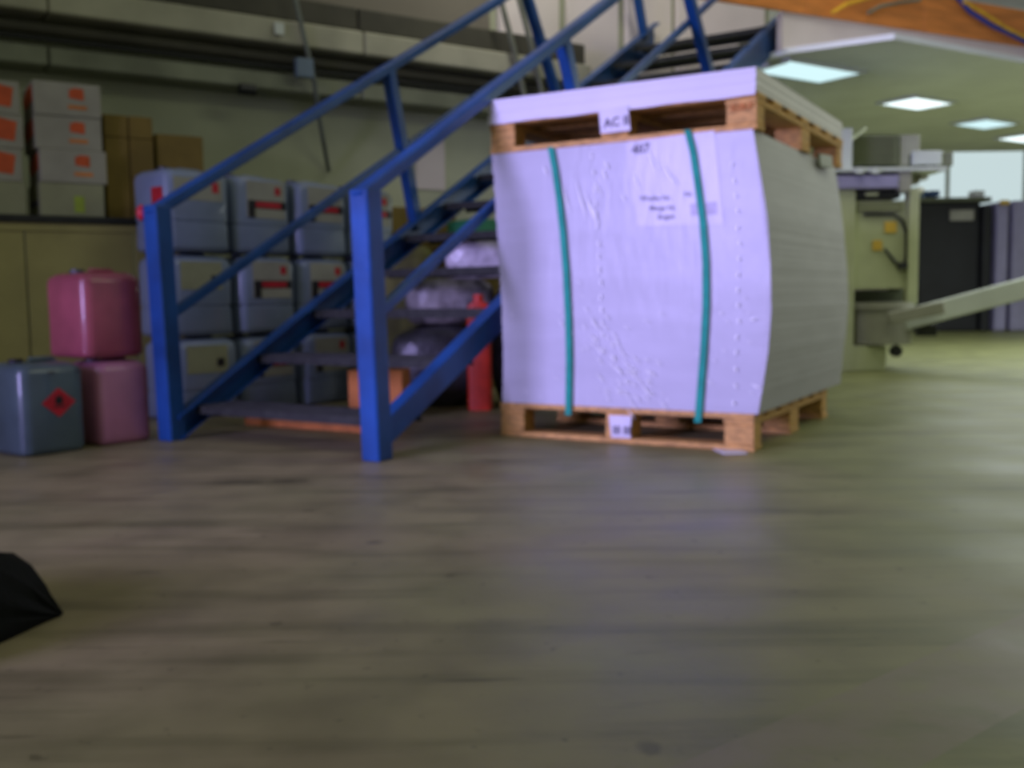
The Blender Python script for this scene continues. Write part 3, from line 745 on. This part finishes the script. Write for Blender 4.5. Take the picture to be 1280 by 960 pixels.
bag('olive_sack', 'olive sack standing behind the bags under the staircase', 'bag', Vector((-.60, 5.98, 0)), .20, .12, .47, 'bagy', 21)
# red plastic container
m0 = Matrix.Translation((-.235, 5.28, 0)); t = thing('red_container', 'bright red plastic container under the staircase beside the paper stack', 'container', m0)
bm = B(); loft(bm, [[(x*s_+(1-s_)*.07, y*s_, z) for x, y in rrect(.13, .12, .025)] for z, s_ in ((0, .95), (.02, 1), (.5, 1), (.55, .9), (.57, .55))], m0); obj('body', bm, 'reds', t, True)
bm = B(); tube(bm, [m0 @ Vector((.065, .05, .56)), m0 @ Vector((.065, .05, .61))], .028, 12); obj('cap', bm, 'reds', t, True)
# green crate and cartons behind
m0 = frame(Vector((-.25, 6.55, 0)), WU)
for i, (z0, hh, lb) in enumerate(((0, .5, 'bottom'), (.501, .46, 'middle'))):
    t = thing('brown_carton', 'large brown carton, %s of the pile behind the staircase' % lb, 'box', m0 @ Matrix.Translation((0, 0, z0)), 'cartons piled behind the staircase')
    bm = B(); box(bm, (0, 0, z0), (.72, .4, z0+hh), m0, .006); obj('carton_body', bm, 'carton', t)
    bm = B(); box(bm, (.33, -.002, z0+hh*.6), (.39, .001, z0+hh-.004), m0); obj('tape', bm, 'tape', t)
t = thing('green_crate', 'green plastic crate on the large brown cartons behind the staircase', 'crate', m0 @ Matrix.Translation((.04, .03, .962)))
bm = B(); z0 = .9625; W_, D_, H_ = .6, .34, .14
box(bm, (.04, .03, z0), (.04+W_, .03+D_, z0+.012), m0); obj('base', bm, 'green', t)
for nm, lo_, hi_ in (('side', (.04, .03, z0+.012), (.04+W_, .045, z0+H_)), ('side', (.04, .03+D_-.015, z0+.012), (.04+W_, .03+D_, z0+H_)),
                     ('side', (.04, .045, z0+.012), (.055, .03+D_-.015, z0+H_)), ('side', (.04+W_-.015, .045, z0+.012), (.04+W_, .03+D_-.015, z0+H_))):
    bm = B(); box(bm, lo_, hi_, m0, .002); obj(nm, bm, 'green', t)
m1 = frame(Vector((-.80, 6.76, 0)), WU)
for z0, hh, lb in ((0, .55, 'bottom'), (.551, .34, 'middle'), (.892, .31, 'top')):
    t = thing('brown_carton', 'brown carton, %s of the column right of the white canisters' % lb, 'box', m1 @ Matrix.Translation((0, 0, z0)), 'carton column behind the canisters')
    bm = B(); box(bm, (0, 0, z0), (.52, .36, z0+hh), m1, .006); obj('carton_body', bm, 'carton', t)
    bm = B(); box(bm, (.24, -.002, z0+hh*.6), (.29, .001, z0+hh-.004), m1); obj('tape', bm, 'tape', t)

# ------------------------------------------------------------------ press beside the stack (right background)
MY = 7.6
mach = thing('printing_press', 'cream green printing machine end behind the paper stack, right side', 'machine', Matrix.Translation((2.8, MY, 0)))
def mb(name, px0, py0, px1, py1, Y, d, m_, parent=mach, bev=.006, z0=None):
    a = at(px0, py1, Y); b_ = at(px1, py0, Y)
    bm = B(); box(bm, (a.x, Y, a.z if z0 is None else z0), (b_.x, Y+d, b_.z), X0, bev); return obj(name, bm, m_, parent)
mb('main_body', 1040, 250, 1146, 362, MY, .9, 'cream')
mb('side_frame', 1030, 236, 1070, 455, MY-.06, .12, 'cream', z0=.0)
mb('corner_post', 1134, 236, 1150, 380, MY-.05, .10, 'cream')
mb('top_strip', 1072, 252, 1128, 264, MY-.025, .02, 'creamd', bev=.002)
mb('recess_panel', 1068, 362, 1146, 384, MY+.25, .5, 'louv')
mb('lower_body', 1040, 430, 1140, 384, MY+.14, .7, 'creamd')
a = at(1106, 382, MY); 
bm = B(); r_ = .235; cx_, cy_ = a.x, MY+.12
tube(bm, [(cx_, cy_, at(1106, 430, MY).z), (cx_, cy_, at(1106, 386, MY).z)], r_, 32); tube(bm, [(cx_, cy_, at(1106, 386, MY).z), (cx_, cy_, at(1106, 378, MY).z)], r_+.02, 32); obj('drum', bm, 'greym', mach, True)
mb('base_plate', 1060, 432, 1108, 446, MY-.05, .5, 'cream', z0=.0)
p = at(1120, 439, MY-.05)
bm = B(); tube(bm, [p+Vector((0, -.02, 0)), p+Vector((0, .03, 0))], .042, 18); obj('castor', bm, 'cable', mach, True)
bm = B(); tube(bm, [p, (p.x, p.y, p.z+.08)], .015, 8); obj('castor_stem', bm, 'cable', mach, True)
# cable on the panel
bm = B(); tube(bm, [at(x, y, MY-.02) for x, y in ((1106, 311), (1113, 320), (1120, 328), (1130, 333), (1133, 318), (1133, 290), (1128, 275), (1118, 268), (1080, 268))], .011, 8); obj('cable', bm, 'cable', mach, True)
mb('cable_plug', 1124, 328, 1135, 336, MY-.05, .04, 'cable', bev=.003)
mb('yellow_sticker', 1106, 277, 1121, 291, MY-.012, .01, 'yel', bev=.001); mb('yellow_sticker', 1091, 300, 1103, 313, MY-.012, .01, 'yel', bev=.001)
# feed table
mb('feed_table', 1040, 219, 1124, 236, MY-.1, .7, 'lav')
mb('gap_shade', 1048, 237, 1126, 249, MY-.02, .8, 'cable')  # solid black block drawn for the shade under the table
mb('gap_plate', 1082, 240, 1098, 245, MY-.04, .015, 'cream', bev=.001)
mb('rail_top', 1040, 208, 1184, 215, MY-.1, .5, 'whitem', bev=.004)
mb('rail_bracket', 1124, 214, 1140, 240, MY-.08, .3, 'greym')
for px in (1070, 1090): mb('rail_button', px, 209, px+10, 217, MY-.14, .03, 'whitem', bev=.003)
mb('white_pillar', 1046, 160, 1066, 214, MY, .14, 'whitem')
mb('hood', 1066, 168, 1124, 207, MY+.3, .5, 'louv')
for k in range(6): mb('slat', 1068, 171+k*6, 1122, 174+k*6, MY+.27, .05, 'creamd', bev=.001)
mb('hood_side', 1124, 168, 1150, 207, MY+.35, .5, 'greym')
bm = B(); bar(bm, at(1062, 176, MY+.1), at(1082, 160, MY+.25), .02, .02); obj('brace', bm, 'cream', mach)
# control monitor
t = thing('control_monitor', 'pale blue-white control monitor on the machine rail', 'monitor', Matrix.Translation(at(1160, 208, MY)))
mb('screen', 1141, 188, 1178, 206, MY-.02, .04, 'whitem', t); mb('housing', 1143, 190, 1192, 208, MY+.03, .12, 'duct', t)
mb('foot', 1158, 205, 1166, 209, MY, .06, 'duct', t, .002)
# pipe cluster at machine corner
for k, (x, y) in enumerate(((1135, 228), (1146, 222), (1141, 240))):
    bm = B(); p = at(x, y, MY+.1); tube(bm, [p, p+Vector((.1, .1, .02))], .03, 10); obj('roller_end', bm, 'greym', mach, True)
# lift bar: long pale boom from the machine toward the right
t = thing('lift_boom', 'long pale grey boom slanting from the machine drum to the right edge', 'boom', Matrix.Translation(at(1145, 400, MY-.2)))
bm = B(); bar(bm, at(1108, 406, MY+.02), at(1320, 350, MY-.35), .10, .15, (0, 0, 1), .01); obj('boom_arm', bm, 'whitem', t)
bm = B(); bar(bm, at(1110, 398, MY-.19), at(1180, 384, MY-.26), .05, .09, (0, 0, 1), .008); obj('boom_collar', bm, 'greym', t)
mb('boom_foot', 1150, 405, 1172, 420, MY-.05, .1, 'dark', t)
# far machines
FY = 14.6
t = thing('black_cabinet', 'large black machine cabinet in the far background behind the boom', 'machine', Matrix.Translation((6.4, FY, 0)))
mb('cabinet_body', 1147, 252, 1226, 400, FY, 1.2, 'blackm', t, .02, 0.0)
mb('cabinet_wing', 1226, 256, 1240, 400, FY-.1, 1.2, 'blackm', t, .02, 0.0)
mb('grey_hatch', 1188, 262, 1218, 276, FY-.05, .05, 'greym', t)
mb('top_cover', 1144, 246, 1240, 253, FY-.08, 1.3, 'louv', t)
t = thing('lavender_cabinet', 'lavender grey machine side panel at the right edge, far back', 'machine', Matrix.Translation((7.2, FY, 0)))
mb('side_panel', 1243, 252, 1262, 400, FY-.1, 1.2, 'lav', t, .02, 0.0); mb('side_panel', 1263, 250, 1310, 400, FY-.1, 1.2, 'lav', t, .02, 0.0)
mb('orange_tag', 1251, 250, 1262, 256, FY-.16, .04, 'yel', t, .003)
for px, m_, lb in ((1152, 'bluem', 'small blue device on top of the black cabinet, left end'), (1168, 'bluem', 'dark blue device beside the left one on black cabinet'),
                   (1224, 'whitem', 'small white device on the black cabinet, right end')):
    tag(mb('device', px-6, 238, px+7, 246, FY+.1, .2, m_, None), lb, 'device')

# ------------------------------------------------------------------ black bag at the left edge
tip = gz(70, 772); bm = B(); n = 14
rings = []
for k in range(n+1):
    t_ = k/n; x = tip.x - .50*t_
    q = min(1, t_/.24)
    fr = tip.y - .40*q**.95; bk = tip.y + .02 + .13*q; h = .004 + .125*math.sin(q*PI/2)**.9 + .02*min(1, t_*1.5)
    ring = []
    for j in range(13):
        a_ = PI*j/12; cy = (fr+bk)/2 - math.cos(a_)*(bk-fr)/2
        ring.append((x + .008*math.sin(j*2.1+k), cy, max(0, h*math.sin(a_)**.7*(1+.06*math.sin(j*1.3+k*.8)))))
    ring.append((x, (fr+bk)/2, 0)); rings.append(ring)
loft(bm, rings); o = obj('cloth_bag', bm, 'blk', None, False)
for p_ in o.data.polygons: p_.use_smooth = True
tag(o, 'black cloth bag with a pointed corner on the floor at left edge', 'bag')
